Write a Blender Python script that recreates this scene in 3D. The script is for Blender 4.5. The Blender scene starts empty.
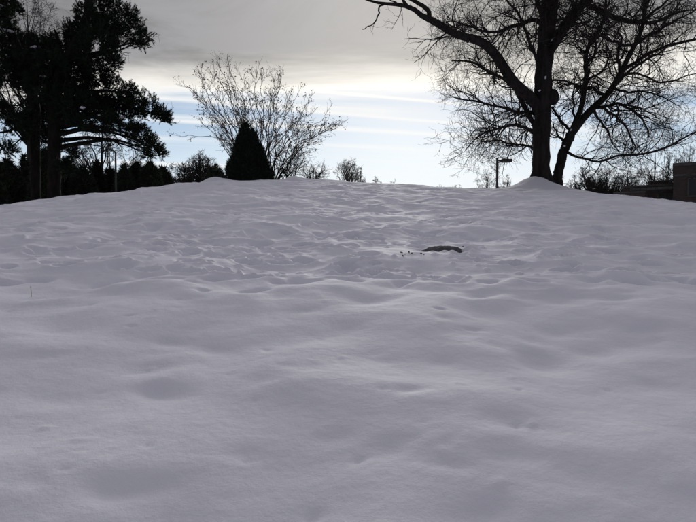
import bpy, math
import numpy as np
from mathutils import Vector

# ------------------------------------------------------------------ camera
scene = bpy.context.scene
R = math.radians
W0, H0, FPX = 696.0, 522.0, 568.0          # photograph size, focal length in its pixels
CAM_Z = 1.45
PITCH = -math.atan((261 - 245) / FPX)      # horizon at row 245
cam_d = bpy.data.cameras.new('camera')
cam = bpy.data.objects.new('camera', cam_d)
scene.collection.objects.link(cam)
cam.location = (0, 0, CAM_Z)
cam.rotation_euler = (R(90) + PITCH, 0, 0)
cam_d.sensor_width = 36.0
cam_d.lens = FPX / W0 * 36.0
cam_d.clip_start = 0.05
cam_d.clip_end = 9000
scene.camera = cam

# ------------------------------------------------------------------ world, sun, exposure
SUN_EL, SUN_AZ = 18.0, 6.5                 # degrees above horizon, degrees right of +Y
world = bpy.data.worlds.new('World')
scene.world = world
world.use_nodes = True
nt = world.node_tree
nt.nodes.clear()


class NG:
    """tiny helper to write node graphs as expressions"""
    def __init__(s, tree): s.t = tree
    def node(s, typ, **kw):
        n = s.t.nodes.new(typ)
        for k, v in kw.items(): setattr(n, k, v)
        return n
    def put(s, sock, v):
        if isinstance(v, bpy.types.NodeSocket): s.t.links.new(v, sock)
        else: sock.default_value = v
    def m(s, op, a, b=0.0, c=0.0, clamp=False):
        n = s.node('ShaderNodeMath', operation=op, use_clamp=clamp)
        s.put(n.inputs[0], a); s.put(n.inputs[1], b); s.put(n.inputs[2], c)
        return n.outputs[0]
    def xyz(s, a, b, c=0.0):
        n = s.node('ShaderNodeCombineXYZ')
        for i, v in enumerate((a, b, c)): s.put(n.inputs[i], v)
        return n.outputs[0]
    def noise(s, vec, scale, detail=4.0, rough=0.5, dist=0.0):
        n = s.node('ShaderNodeTexNoise')
        s.put(n.inputs['Vector'], vec); n.inputs['Scale'].default_value = scale
        n.inputs['Detail'].default_value = detail; n.inputs['Roughness'].default_value = rough
        n.inputs['Distortion'].default_value = dist
        return n.outputs['Fac']
    def rng(s, v, a, b, c=0.0, d=1.0, smooth=True):
        n = s.node('ShaderNodeMapRange')
        n.interpolation_type = 'SMOOTHSTEP' if smooth else 'LINEAR'
        n.clamp = True
        s.put(n.inputs[0], v)
        for i, q in enumerate((a, b, c, d)): s.put(n.inputs[1 + i], q)
        return n.outputs[0]
    def mix(s, f, a, b, blend='MIX'):
        n = s.node('ShaderNodeMix', data_type='RGBA', blend_type=blend)
        s.put(n.inputs[0], f)
        for i, v in ((6, a), (7, b)):
            s.put(n.inputs[i], v if isinstance(v, bpy.types.NodeSocket) else (*v, 1.0))
        return n.outputs[2]


g = NG(nt)
sky = g.node('ShaderNodeTexSky', sky_type='NISHITA')
sky.sun_disc = False
sky.sun_elevation = R(SUN_EL)
sky.sun_rotation = R(SUN_AZ)
sky.air_density = 1.0
sky.dust_density = 0.15
sky.ozone_density = 2.0
tc = g.node('ShaderNodeTexCoord')
sep = g.node('ShaderNodeSeparateXYZ')
nt.links.new(tc.outputs['Generated'], sep.inputs[0])
X, Y, Z = sep.outputs
h = g.m('ADD', g.m('MAXIMUM', Z, 0.0), 0.03)
pu = g.m('DIVIDE', X, h)                    # where the view ray meets the cloud layer
pv = g.m('DIVIDE', Y, h)
# how close the direction is to the hidden sun (forward scattering in thin cloud)
sd = (math.cos(R(SUN_EL)) * math.sin(R(SUN_AZ)), math.cos(R(SUN_EL)) * math.cos(R(SUN_AZ)), math.sin(R(SUN_EL)))
dp = g.node('ShaderNodeVectorMath', operation='DOT_PRODUCT')
nt.links.new(tc.outputs['Generated'], dp.inputs[0]); dp.inputs[1].default_value = sd
dot = g.m('MAXIMUM', dp.outputs['Value'], 0.0)
glow = g.m('POWER', dot, 24.0)
wide = g.m('POWER', dot, 3.5)
# clear strip of sky with long thin streaks
base = g.mix(1.0, sky.outputs[0], (0.090, 0.088, 0.090), 'MULTIPLY')
warp = g.m('MULTIPLY', g.m('SUBTRACT', g.noise(g.xyz(pu, pv), 0.35, 3.0), 0.5), 0.5)
sv = g.m('ADD', g.m('ADD', pv, g.m('MULTIPLY', pu, -0.28)), warp)
st = g.noise(g.xyz(g.m('MULTIPLY', pu, 0.18), g.m('MULTIPLY', sv, 2.5)), 1.0, 4.0, 0.5)
st = g.rng(st, 0.45, 0.67)
fade = g.noise(g.xyz(g.m('MULTIPLY', pu, 0.5), g.m('MULTIPLY', pv, 0.6), 7.3), 1.0, 3.0)
st = g.m('MULTIPLY', st, g.rng(fade, 0.34, 0.62, 0.15, 1.0))
base = g.mix(g.m('MULTIPLY', st, 0.85), base, (1.0, 0.985, 0.95))
for c0, sl, wd, x0, x1, amt in ((3.39, 0.29, 0.030, -0.45, 0.80, 0.9), (3.86, 0.30, 0.050, -0.6, 1.0, 0.6), (4.30, 0.22, 0.06, -1.2, 1.2, 0.6)):   # straight contrails
    q = g.m('DIVIDE', g.m('SUBTRACT', g.m('SUBTRACT', pv, g.m('MULTIPLY', pu, sl)), g.m('ADD', c0, g.m('MULTIPLY', warp, 0.12))), wd)
    line = g.m('POWER', 2.71828, g.m('MULTIPLY', g.m('MULTIPLY', q, q), -1.0))
    ends = g.m('MULTIPLY', g.rng(pu, x0 - 0.4, x0 + 0.2), g.rng(pu, x1 + 0.3, x1 - 0.3))
    base = g.mix(g.m('MULTIPLY', g.m('MULTIPLY', line, ends), amt), base, (1.0, 0.985, 0.95))
low = g.rng(Z, 0.05, 0.24, 0.8, 0.0)
base = g.mix(low, base, (0.80, 0.86, 0.95))
# cloud deck that ends in a soft ragged edge ahead of the viewer
n1 = g.noise(g.xyz(g.m('MULTIPLY', pu, 0.40), g.m('MULTIPLY', pv, 0.9), 3.1), 1.0, 6.0, 0.6, 0.4)
edge = g.m('ADD', g.m('ADD', pv, g.m('MULTIPLY', g.m('SUBTRACT', n1, 0.5), 1.5)), g.m('MULTIPLY', pu, 0.13))
cover = g.rng(edge, 3.75, 3.05)
thick = g.rng(edge, 3.35, 2.45)
n2 = g.noise(g.xyz(g.m('MULTIPLY', pu, 0.7), g.m('MULTIPLY', pv, 1.2), 9.0), 1.25, 7.0, 0.6, 0.6)
thin_col = g.mix(wide, (0.68, 0.67, 0.67), (1.20, 1.16, 1.07))
gv = g.m('MULTIPLY', g.rng(n2, 0.36, 0.64, 0.055, 0.180), g.m('ADD', 1.0, g.m('MULTIPLY', g.m('MAXIMUM', Z, 0.0), 2.0)))   # an overcast deck brightens toward the zenith
dark_col = g.mix(1.0, (0.955, 0.955, 1.06), g.xyz(gv, gv, gv), 'MULTIPLY')
dark_col = g.mix(g.m('MULTIPLY', wide, 0.45), dark_col, (0.42, 0.41, 0.40))
deck = g.mix(thick, thin_col, dark_col)
col = g.mix(cover, base, deck)
col = g.mix(g.m('MULTIPLY', glow, 0.30), col, (1.05, 1.0, 0.90))
bg = g.node('ShaderNodeBackground')
nt.links.new(col, bg.inputs[0])
bg.inputs[1].default_value = 1.0
out = g.node('ShaderNodeOutputWorld')
nt.links.new(bg.outputs[0], out.inputs[0])

sun_d = bpy.data.lights.new('sun', 'SUN')
sun_d.energy = 1.4
sun_d.angle = R(18)
sun_d.color = (1.0, 0.97, 0.93)
sun = bpy.data.objects.new('sun', sun_d)
scene.collection.objects.link(sun)
sun.rotation_euler = Vector((-sd[0], -sd[1], -sd[2])).to_track_quat('-Z', 'Y').to_euler()

vs = scene.view_settings
vs.view_transform = 'Standard'
vs.look = 'None'
vs.exposure = 0.04
vs.gamma = 1.0
vs.use_curve_mapping = False

# ------------------------------------------------------------------ helpers
rng = np.random.default_rng(11)


def at(px, py, Yd):
    """photo pixel -> point on the vertical plane Yd metres ahead"""
    cp, sp = math.cos(PITCH), math.sin(PITCH)
    a, b = (px - 348) / FPX, (261 - py) / FPX
    d = (a, cp - b * sp, sp + b * cp)
    k = Yd / d[1]
    return np.array([d[0] * k, Yd, CAM_Z + d[2] * k])


def col_link(o, parent=None):
    scene.collection.objects.link(o)
    if parent is not None:
        o.parent = parent
    return o


def tag(o, label=None, category=None, group=None, kind=None):
    if label: o['label'] = label
    if category: o['category'] = category
    if group: o['group'] = group
    if kind: o['kind'] = kind
    return o


def empty(name, loc, label, category, group=None):
    o = bpy.data.objects.new(name, None)
    o.empty_display_size = 0.3
    col_link(o)
    o.location = loc
    bpy.context.view_layer.update()
    return tag(o, label, category, group)


def mesh_obj(name, verts, faces, mat, parent=None, smooth=True):
    """verts Nx3 in world space, faces: array (F,3) / (F,4) or list of arrays"""
    if not isinstance(faces, (list, tuple)): faces = [faces]
    faces = [np.asarray(f, dtype=np.int32) for f in faces if len(f)]
    verts = np.asarray(verts, dtype=np.float64)
    if parent is not None:
        verts = verts - np.array(parent.location)
    me = bpy.data.meshes.new(name)
    me.vertices.add(len(verts))
    me.vertices.foreach_set('co', verts.astype(np.float32).ravel())
    loops = np.concatenate([f.ravel() for f in faces])
    tot = np.concatenate([np.full(len(f), f.shape[1], np.int32) for f in faces])
    start = np.concatenate([[0], np.cumsum(tot)[:-1]]).astype(np.int32)
    me.loops.add(len(loops)); me.loops.foreach_set('vertex_index', loops)
    me.polygons.add(len(tot))
    me.polygons.foreach_set('loop_start', start)
    me.polygons.foreach_set('use_smooth', np.full(len(tot), smooth))
    me.update(calc_edges=True)
    me.validate()
    me.materials.append(mat)
    o = bpy.data.objects.new(name, me)
    return col_link(o, parent)


def unit(v):
    return v / np.maximum(np.linalg.norm(v, axis=-1, keepdims=True), 1e-9)


def tubes(P, Rr, k=4, cap=True):
    """M polylines of N points with radii -> verts, quads(+cap triangles as fans)"""
    M, N, _ = P.shape
    T = np.empty_like(P)
    T[:, 1:-1] = P[:, 2:] - P[:, :-2]; T[:, 0] = P[:, 1] - P[:, 0]; T[:, -1] = P[:, -1] - P[:, -2]
    T = unit(T)
    mean = unit(P[:, -1] - P[:, 0])
    ref = np.zeros((M, 3)); ax = np.argmin(np.abs(mean), axis=1); ref[np.arange(M), ax] = 1
    A = unit(np.cross(T, ref[:, None, :])); B = np.cross(T, A)
    th = np.arange(k) * 2 * np.pi / k
    V = P[:, :, None, :] + Rr[:, :, None, None] * (A[:, :, None, :] * np.cos(th)[None, None, :, None] + B[:, :, None, :] * np.sin(th)[None, None, :, None])
    V = V.reshape(-1, 3)
    i = np.arange(M)[:, None, None] * N * k; j = np.arange(N - 1)[None, :, None] * k; q = np.arange(k)[None, None, :]
    a = i + j + q; b = i + j + (q + 1) % k
    F = np.stack([a, b, b + k, a + k], -1).reshape(-1, 4)
    return V, F


def join(parts):
    Vs, Fs, off = [], [], 0
    for V, F in parts:
        Vs.append(V); Fs.append(F + off); off += len(V)
    return np.concatenate(Vs), np.concatenate(Fs)


def resample(pts, N):
    """smooth (Catmull-Rom) then evenly resampled polyline; pts may carry extra columns"""
    pts = np.asarray(pts, float)
    if len(pts) > 2:
        p = np.vstack([2 * pts[0] - pts[1], pts, 2 * pts[-1] - pts[-2]])
        t = np.linspace(0, 1, 9)[:-1, None]
        o = []
        for i in range(1, len(p) - 2):
            a, b, c, d = p[i - 1], p[i], p[i + 1], p[i + 2]
            o.append(0.5 * (2 * b + (c - a) * t + (2 * a - 5 * b + 4 * c - d) * t ** 2 + (3 * b - a - 3 * c + d) * t ** 3))
        pts = np.vstack(o + [p[-2][None]])
    L = np.concatenate([[0], np.cumsum(np.linalg.norm(np.diff(pts[:, :3], axis=0), axis=1))])
    s = np.linspace(0, L[-1], N)
    return np.stack([np.interp(s, L, pts[:, c]) for c in range(pts.shape[1])], -1)


def lerp_poly(P, idx, t):
    N = P.shape[1]
    f = t * (N - 1); i = np.minimum(f.astype(int), N - 2); w = (f - i)
    if P.ndim == 3: w = w[:, None]
    return P[idx, i] * (1 - w) + P[idx, i + 1] * w


def grow(P, Rr, n, lo, hi, ang=(30, 70), tmin=0.15, N=6, wob=0.25, grav=0.0, rmax=0.03, rr=0.6, rtip=0.4, rg=None, taperlen=0.55, rmin=0.004, up=0.0, wt=None):
    """n side shoots off the polylines P; lengths lo..hi shrink toward the parent's tip"""
    rg = rg or rng
    seg = np.linalg.norm(np.diff(P, axis=1), axis=2).sum(1)
    seg = seg if wt is None else seg * wt
    idx = rg.choice(len(P), size=n, p=seg / seg.sum())
    t = tmin + (1 - tmin) * rg.random(n) ** 0.9
    p0 = lerp_poly(P, idx, t)
    d0 = unit(lerp_poly(P, idx, np.minimum(t + 0.04, 1)) - lerp_poly(P, idx, np.maximum(t - 0.04, 0)))
    rp = lerp_poly(Rr, idx, t)
    r = rg.normal(size=(n, 3)); r[:, 2] += up
    perp = unit(r - (r * d0).sum(1, keepdims=True) * d0)
    a = np.radians(rg.uniform(*ang, n))[:, None]
    d = unit(d0 * np.cos(a) + perp * np.sin(a))
    L = rg.uniform(lo, hi, n) * (1 - taperlen * t)
    st = (L / (N - 1))[:, None]
    C = np.empty((n, N, 3)); C[:, 0] = p0
    drift = rg.normal(size=(n, 3)) * wob * 0.4
    for k in range(1, N):
        d = unit(d + rg.normal(size=(n, 3)) * wob + drift + np.array([0, 0, grav]))
        C[:, k] = C[:, k - 1] + d * st
    r0 = np.clip(rp * rr * rg.uniform(0.7, 1.0, n), rmin, rmax)
    CR = r0[:, None] * np.linspace(1, rtip, N)[None, :]
    return C, np.maximum(CR, rmin * 0.7)


# 2-D gradient noise
_perm = np.random.default_rng(5).permutation(512)
_grad = np.stack([np.cos(np.arange(512) * 2.39996), np.sin(np.arange(512) * 2.39996)], -1)


def pnoise(x, y, seed=0):
    xi = np.floor(x).astype(int); yi = np.floor(y).astype(int)
    xf = x - xi; yf = y - yi
    u = xf * xf * xf * (xf * (xf * 6 - 15) + 10); v = yf * yf * yf * (yf * (yf * 6 - 15) + 10)
    def gd(ix, iy, fx, fy):
        hsh = _perm[(_perm[(ix + seed * 57) & 511] + iy) & 511]
        gg = _grad[hsh]
        return gg[..., 0] * fx + gg[..., 1] * fy
    a = gd(xi, yi, xf, yf); b = gd(xi + 1, yi, xf - 1, yf)
    c = gd(xi, yi + 1, xf, yf - 1); d = gd(xi + 1, yi + 1, xf - 1, yf - 1)
    return (a * (1 - u) + b * u) * (1 - v) + (c * (1 - u) + d * u) * v * 1.0


def sstep(x, a, b):
    t = np.clip((x - a) / (b - a), 0, 1)
    return t * t * (3 - 2 * t)


# ------------------------------------------------------------------ materials
def material(name, colour, rough=0.8, var=None, vscale=3.0, bump=0.0, bscale=20.0, stretch=(1, 1, 1), metal=0.0, spec=0.3):
    m = bpy.data.materials.new(name)
    m.use_nodes = True
    G = NG(m.node_tree)
    b = m.node_tree.nodes['Principled BSDF']
    b.inputs['Roughness'].default_value = rough
    b.inputs['Metallic'].default_value = metal
    b.inputs['Specular IOR Level'].default_value = spec
    t = G.node('ShaderNodeTexCoord')
    mp = G.node('ShaderNodeMapping'); mp.inputs['Scale'].default_value = stretch
    m.node_tree.links.new(t.outputs['Object'], mp.inputs[0])
    vec = mp.outputs[0]
    if var:
        f = G.rng(G.noise(vec, vscale, 5.0, 0.6), 0.3, 0.7)
        m.node_tree.links.new(G.mix(f, colour, var), b.inputs['Base Color'])
    else:
        b.inputs['Base Color'].default_value = (*colour, 1)
    if bump:
        bn = G.node('ShaderNodeBump'); bn.inputs['Strength'].default_value = bump; bn.inputs['Distance'].default_value = 0.03
        m.node_tree.links.new(G.noise(vec, bscale, 6.0, 0.6), bn.inputs['Height'])
        m.node_tree.links.new(bn.outputs[0], b.inputs['Normal'])
    return m


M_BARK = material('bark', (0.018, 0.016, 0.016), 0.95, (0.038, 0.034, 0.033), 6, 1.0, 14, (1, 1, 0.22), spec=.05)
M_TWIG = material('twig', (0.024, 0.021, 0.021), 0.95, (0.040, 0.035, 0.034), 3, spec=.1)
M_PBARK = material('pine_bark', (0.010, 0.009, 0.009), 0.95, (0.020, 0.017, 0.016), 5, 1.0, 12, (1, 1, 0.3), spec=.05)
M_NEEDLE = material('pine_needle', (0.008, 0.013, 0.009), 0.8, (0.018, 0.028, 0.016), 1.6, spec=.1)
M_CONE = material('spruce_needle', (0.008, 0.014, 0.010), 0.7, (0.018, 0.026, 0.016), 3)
M_HEDGE = material('hedge_leaf', (0.011, 0.018, 0.011), 0.7, (0.026, 0.036, 0.020), 1.2)
M_SEED = material('seed_head', (0.12, 0.09, 0.07), 0.9, (0.20, 0.15, 0.115), 8)
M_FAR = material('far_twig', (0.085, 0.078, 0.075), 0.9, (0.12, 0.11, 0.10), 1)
M_METAL = material('lamp_metal', (0.035, 0.035, 0.037), 0.5, (0.05, 0.05, 0.05), 4, metal=0.2)
M_LENS = material('lamp_lens', (0.5, 0.5, 0.48), 0.3)
M_COPING = material('coping_stone', (0.05, 0.048, 0.047), 0.85, (0.08, 0.076, 0.072), 3, 0.3, 15)
M_GLASS = material('window_glass', (0.02, 0.022, 0.025), 0.08, spec=0.6)
M_FRAME = material('window_frame', (0.06, 0.055, 0.05), 0.6)
M_HOLLOW_SHADE = material('hollow_shade', (0.06, 0.057, 0.062), 0.95, (0.15, 0.142, 0.15), 9, 0.8, 25)  # shade of the snow hollow, put into the colour
M_LEAF = material('dead_leaf', (0.05, 0.035, 0.025), 0.9, (0.08, 0.055, 0.035), 30)
M_STRAW = material('dry_grass', (0.25, 0.20, 0.14), 0.9)


def snow_material(name, fine=True):
    m = bpy.data.materials.new(name); m.use_nodes = True
    G = NG(m.node_tree); L = m.node_tree.links
    b = m.node_tree.nodes['Principled BSDF']
    b.inputs['Roughness'].default_value = 0.75
    b.inputs['Specular IOR Level'].default_value = 0.12
    t = G.node('ShaderNodeTexCoord'); vec = t.outputs['Object']
    f = G.rng(G.noise(vec, 0.9, 4.0, 0.55), 0.3, 0.7)
    L.new(G.mix(f, (0.81, 0.805, 0.88), (0.875, 0.87, 0.94)), b.inputs['Base Color'])
    if fine:
        b1 = G.node('ShaderNodeBump'); b1.inputs['Strength'].default_value = 0.40; b1.inputs['Distance'].default_value = 0.02
        L.new(G.noise(vec, 14.0, 5.0, 0.6), b1.inputs['Height'])
        b2 = G.node('ShaderNodeBump'); b2.inputs['Strength'].default_value = 0.35; b2.inputs['Distance'].default_value = 0.004
        L.new(G.noise(vec, 130.0, 3.0, 0.7), b2.inputs['Height'])
        L.new(b1.outputs[0], b2.inputs['Normal'])
        L.new(b2.outputs[0], b.inputs['Normal'])
    return m


M_SNOW = snow_material('snow')
M_SNOWB = snow_material('bough_snow', False)

# ------------------------------------------------------------------ ground: the snowy hill
YT, YB = 24.0, 24.0                        # distance of the big tree and of the shrubs on the brow
_kx = np.array([-400, -60, -22, -15.7, -14.1, -12.1, -10, -8, -6.8, -6, -4.8, -3.6, -1.9, -.3, 1.3, 3.3, 5.3, 7.8, 9.8, 11, 12.2, 14.1, 15.9, 22, 60, 400.])
_kd = np.array([4.5, 4.2, 2.8, 1.80, 1.52, 1.16, .84, .60, .47, .37, .26, .235, .255, .285, .36, .475, .585, .62, .76, .88, 1.08, 1.44, 1.80, 2.9, 4.2, 4.5])
LAT_X = np.arange(-80, 80.1, .1)
LAT_D = np.interp(LAT_X, _kx, _kd)
_w = np.exp(-(np.arange(-20, 21) * .1 / .7) ** 2)
LAT_D = np.convolve(np.pad(LAT_D, 20, mode='edge'), _w / _w.sum(), 'valid')
#LAT#


def profile(y):
    s0, y1, c = 0.197, 18.0, 0.021
    z = s0 * y
    u = np.clip(y - y1, 0, 16.0)
    zc = s0 * y1 + s0 * u - 0.5 * c * u * u
    z = np.where(y > y1, zc, z)
    # level ground well behind the brow
    e = s0 - c * 16.0
    w = np.clip(y - (y1 + 16), 0, 12)
    z = np.where(y > y1 + 16, zc + e * w * (1 - w / 24.0), z)
    # the foot of the slope flattens behind the viewer
    z = np.where(y < 0, s0 * 3 * (np.exp(np.minimum(y, 0) / 3) - 1), z)
    return z


def bump2(x, y, cx, cy, sx, sy, hgt, p=2):
    return hgt * np.exp(-(np.abs((x - cx) / sx) ** p + np.abs((y - cy) / sy) ** p))


def ground_base(x, y):
    x = np.asarray(x, float); y = np.asarray(y, float)
    z = profile(y) - np.interp(x, LAT_X, LAT_D) * sstep(y, 2, 22)
    t = at(531, 180, YT)
    z = z + bump2(x, y, t[0] - 0.1, YT - 0.6, 0.55, 0.9, 0.26) + bump2(x, y, t[0] + 0.4, YT - 0.4, 1.5, 1.3, 0.34)
    b = at(226, 178, YB)
    z = z + bump2(x, y, b[0], YB - 1.6, 0.55, 0.5, 0.17) + bump2(x, y, b[0] - .45, YB - 1.4, 0.4, 0.5, 0.08) + bump2(x, y, at(297, 178, YB)[0], YB - 1.6, 0.45, 0.5, 0.16) + bump2(x, y, at(322, 178, YB)[0], YB - 1.5, 0.5, 0.5, 0.11)
    return z


dr = np.random.default_rng(21)
DENTS = []                                  # x, y, half length, half width, angle, depth


def ground_hit(px, py):
    """where the ray through a photo pixel meets the smooth slope"""
    p0 = at(px, py, 1.0) - np.array([0, 0, CAM_Z])
    s = np.arange(1.5, 30, 0.02)
    gz = ground_base(p0[0] * s, s)
    k = np.argmax(gz >= CAM_Z + p0[2] * s)
    return p0[0] * s[k], s[k]


# hollows seen in the photograph: pixel, half width in pixels, depth
for px, py, hw, dep in ((145, 276, 9, .07), (120, 270, 12, .05), (100, 282, 14, .035), (82, 285, 12, .03), (247, 293, 9, .07), (262, 291, 9, .05),
                        (342, 273, 14, .06), (345, 267, 8, .05), (315, 281, 8, .05), (228, 273, 9, .04), (270, 277, 8, .04), (205, 246, 6, .04),
                        (225, 274, 8, .035), (204, 293, 6, .05), (190, 285, 8, .04), (252, 258, 5, .03), (295, 237, 6, .04), (325, 214, 7, .05),
                        (60, 232, 8, .04), (205, 227, 6, .035), (160, 246, 7, .04), (70, 262, 7, .04), (150, 225, 7, .04), (375, 264, 5, .04),
                        (440, 312, 5, .03), (475, 328, 10, .02), (545, 357, 34, .05), (590, 345, 26, .03), (500, 345, 22, .025), (160, 385, 26, .045),
                        (480, 293, 22, .04), (365, 300, 26, .05), (470, 310, 30, .03), (600, 272, 14, .05), (560, 300, 20, .03), (620, 300, 22, .03),
                        (99, 386, 4, .02), (137, 428, 7, .015), (230, 372, 8, .015), (80, 455, 5, .02), (410, 395, 22, .025), (530, 450, 40, .02),
                        (280, 340, 30, .02), (60, 330, 30, .02), (650, 380, 26, .025), (690, 440, 30, .02), (340, 440, 30, .015), (105, 490, 30, .02)):
    gx, gy = ground_hit(px, py)
    w = hw * gy / FPX
    dep *= (2.0 if hw < 15 and py < 330 else .6)
    dep *= (1.5 if hw > 18 else .5) if gy < 5.9 else 1
    DENTS.append((gx, gy, w, w * dr.uniform(.55, .8), dr.uniform(-.4, .4), dep))
# old half filled footprints over the upper slope
for _ in range(520):
    gy = dr.uniform(5.6, 21.5); gx = dr.uniform(-.72, .72) * gy
    DENTS.append((gx, gy, dr.uniform(.07, .17), dr.uniform(.05, .10), dr.uniform(0, 3.14), dr.uniform(.03, .10) * (.35 if dr.random() < .65 else 1)))
for _ in range(60):                         # a trodden band across the slope
    gx = dr.normal(-1.0, 2.0); gy = 6.9 + abs(dr.normal(0, 1.2)) + 0.12 * gx
    DENTS.append((gx, gy, dr.uniform(.08, .16), dr.uniform(.05, .1), dr.uniform(0, 3.14), dr.uniform(.03, .09)))
for _ in range(260):                        # sharper, deeper prints that still hold shade
    gy = 5.6 + 13 * dr.random() ** 1.5; gx = dr.uniform(-.66, .66) * gy
    DENTS.append((gx, gy, dr.uniform(.07, .14), dr.uniform(.04, .07), dr.uniform(-.5, .5), dr.uniform(.07, .13)))
for _ in range(480):                        # crumbs and small clods kicked out of the prints
    gy = 5.9 + 9 * dr.random() ** 1.6; gx = dr.normal(-.08, .28) * gy
    DENTS.append((gx, gy, dr.uniform(.02, .05), dr.uniform(.018, .04), dr.uniform(0, 3.14), -dr.uniform(.008, .028)))
for _ in range(110):                        # faint hollows running on down to the viewer
    gy = dr.uniform(2.0, 6.2); gx = dr.uniform(-.72, .72) * gy
    a_ = dr.uniform(.07, .24)
    DENTS.append((gx, gy, a_, a_ * dr.uniform(.5, .8), dr.uniform(-.6, .6), a_ * dr.uniform(.05, .14)))
for _ in range(120):                        # small pits where clumps fell in the foreground
    gy = dr.uniform(2.0, 6.0); gx = dr.uniform(-.75, .75) * gy
    DENTS.append((gx, gy, dr.uniform(.012, .04), dr.uniform(.012, .03), dr.uniform(0, 3.14), dr.uniform(-.013, .016)))

hole = ground_hit(440, 250)


def make_ground():
    def axis(segs):
        out_ = []
        for a, b, s in segs: out_.append(np.arange(a, b - 1e-6, s))
        return np.concatenate(out_ + [np.array([segs[-1][1]])])
    half = np.concatenate([np.arange(0, 3.0, .024), np.arange(3.0, 7, .034), np.arange(7, 16.5, .055), np.geomspace(16.7, 4000, 42)])
    xs = np.concatenate([-half[:0:-1], half])
    ys = np.concatenate([-np.geomspace(4000, 1.5, 34), np.arange(-1.2, 1.6, .12), np.arange(1.65, 4.5, .018), np.arange(4.5, 9, .022), np.arange(9, 15, .035),
                         np.arange(15, 27, .06), np.arange(27, 60, .8), np.geomspace(61, 6000, 40)])
    Xg, Yg = np.meshgrid(xs, ys)
    Zg = ground_base(Xg, Yg)
    rough = (.12 + .88 * sstep(Yg + .8 * pnoise(Xg * .6, Yg * .6, 17), 3.8, 7.6)) * (1 - sstep(Yg, 26, 34))
    near = (np.abs(Xg) < 60) & (Yg > -20) & (Yg < 60)
    wx = Xg + 0.25 * pnoise(Xg * .9, Yg * .9, 3); wy = Yg + 0.25 * pnoise(Xg * .9 + 40, Yg * .9, 4)
    n_big = pnoise(wx * .45, wy * .55, 1)
    n_mid = pnoise(wx * 1.05, wy * 1.35, 2)
    n_sm = pnoise(wx * 2.3, wy * 2.9, 6)
    n_xs = pnoise(wx * 5.2, wy * 6.1, 7)
    n_xxs = pnoise(wx * 13, wy * 14, 8)
    dz = n_big * .11 + n_mid * (.047 + .060 * rough) + n_sm * (.012 + .030 * rough) + n_xs * (.0022 + .013 * rough) + n_xxs * (.0006 + .004 * rough)
    # wind-softened ridges lying across the slope
    rid = 1 - np.abs(pnoise(wx * .55 + 9, wy * 1.5, 9)) * 2.2
    dz += .022 * rough * np.clip(rid, 0, 1) ** 3
    # low lip where the smooth foot of the slope meets the trodden part
    lip_y = 5.75 + 0.035 * Xg + .35 * pnoise(Xg * .5, Xg * 0 + 2.2, 12)
    dz += .03 * np.exp(-((Yg - lip_y) / .30) ** 2) * (0.5 + pnoise(Xg * .9, Yg * .3, 13)) - .012 * np.exp(-((Yg - lip_y - .45) / .3) ** 2)
    calm = 1 - .85 * np.exp(-(((Xg - hole[0]) / .9) ** 2 + ((Yg - hole[1]) / .9) ** 2) ** 2)
    Zg = Zg + np.where(near, dz * calm * (1 - .5 * sstep(Yg, 19, 24)), 0)
    for (cx, cy, a, b, th, dep) in DENTS:
        m = 3.2 * max(a, b)
        i0, i1 = np.searchsorted(ys, [cy - m, cy + m]); j0, j1 = np.searchsorted(xs, [cx - m, cx + m])
        if i1 <= i0 or j1 <= j0: continue
        xx = Xg[i0:i1, j0:j1] - cx; yy = Yg[i0:i1, j0:j1] - cy
        u = (xx * math.cos(th) + yy * math.sin(th)) / a; v = (-xx * math.sin(th) + yy * math.cos(th)) / b
        wv = (.42 if a > .05 else .25)
        r2 = u * u + v * v
        r2 = np.maximum(r2, 0) * (1 + wv * 2.4 * pnoise(Xg[i0:i1, j0:j1] * .55 / a + cx * 9, Yg[i0:i1, j0:j1] * .55 / a, 60))
        Zg[i0:i1, j0:j1] += -dep * np.exp(-np.abs(r2) ** (1.5 if (a < .2 and cy > 5.9) else .9)) + (.16 * dep * np.exp(-(np.sqrt(np.abs(r2)) - 1.55) ** 2 / .12) if (a < .2 and cy > 5.9) else 0)
    # scooped hollow where a dark lump stands in for its shade
    cx, cy = hole
    Zg -= bump2(Xg, Yg, cx, cy - .02, .30, .14, .05, 3)
    for ox, oy, s_, hh in ((-.12, -.19, .05, .022), (.03, -.17, .06, .035), (.13, -.15, .05, .03), (.34, .02, .10, .05), (.44, .05, .08, .05), (.38, -.10, .07, .04), (.27, -.04, .05, .04), (-.35, -.35, .12, .02), (-.1, -.42, .16, .015), (.15, -.5, .14, .015)):
        Zg += bump2(Xg, Yg, cx + ox, cy + oy, s_, s_ * .7, hh)
    ny, nx = Xg.shape
    V = np.stack([Xg, Yg, Zg], -1).reshape(-1, 3)
    a = (np.arange(ny - 1)[:, None] * nx + np.arange(nx - 1)[None, :])
    F = np.stack([a, a + 1, a + nx + 1, a + nx], -1).reshape(-1, 4)
    o = mesh_obj('snowy_ground', V, F, M_SNOW)
    tag(o, kind='structure')
    return xs, ys, Zg


GX, GY, GZ = make_ground()


def gz(x, y):
    i = min(max(int(np.searchsorted(GY, y)) - 1, 0), len(GY) - 2); j = min(max(int(np.searchsorted(GX, x)) - 1, 0), len(GX) - 2)
    u = (x - GX[j]) / (GX[j + 1] - GX[j]); v = (y - GY[i]) / (GY[i + 1] - GY[i])
    return float((GZ[i, j] * (1 - u) + GZ[i, j + 1] * u) * (1 - v) + (GZ[i + 1, j] * (1 - u) + GZ[i + 1, j + 1] * u) * v)


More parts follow.
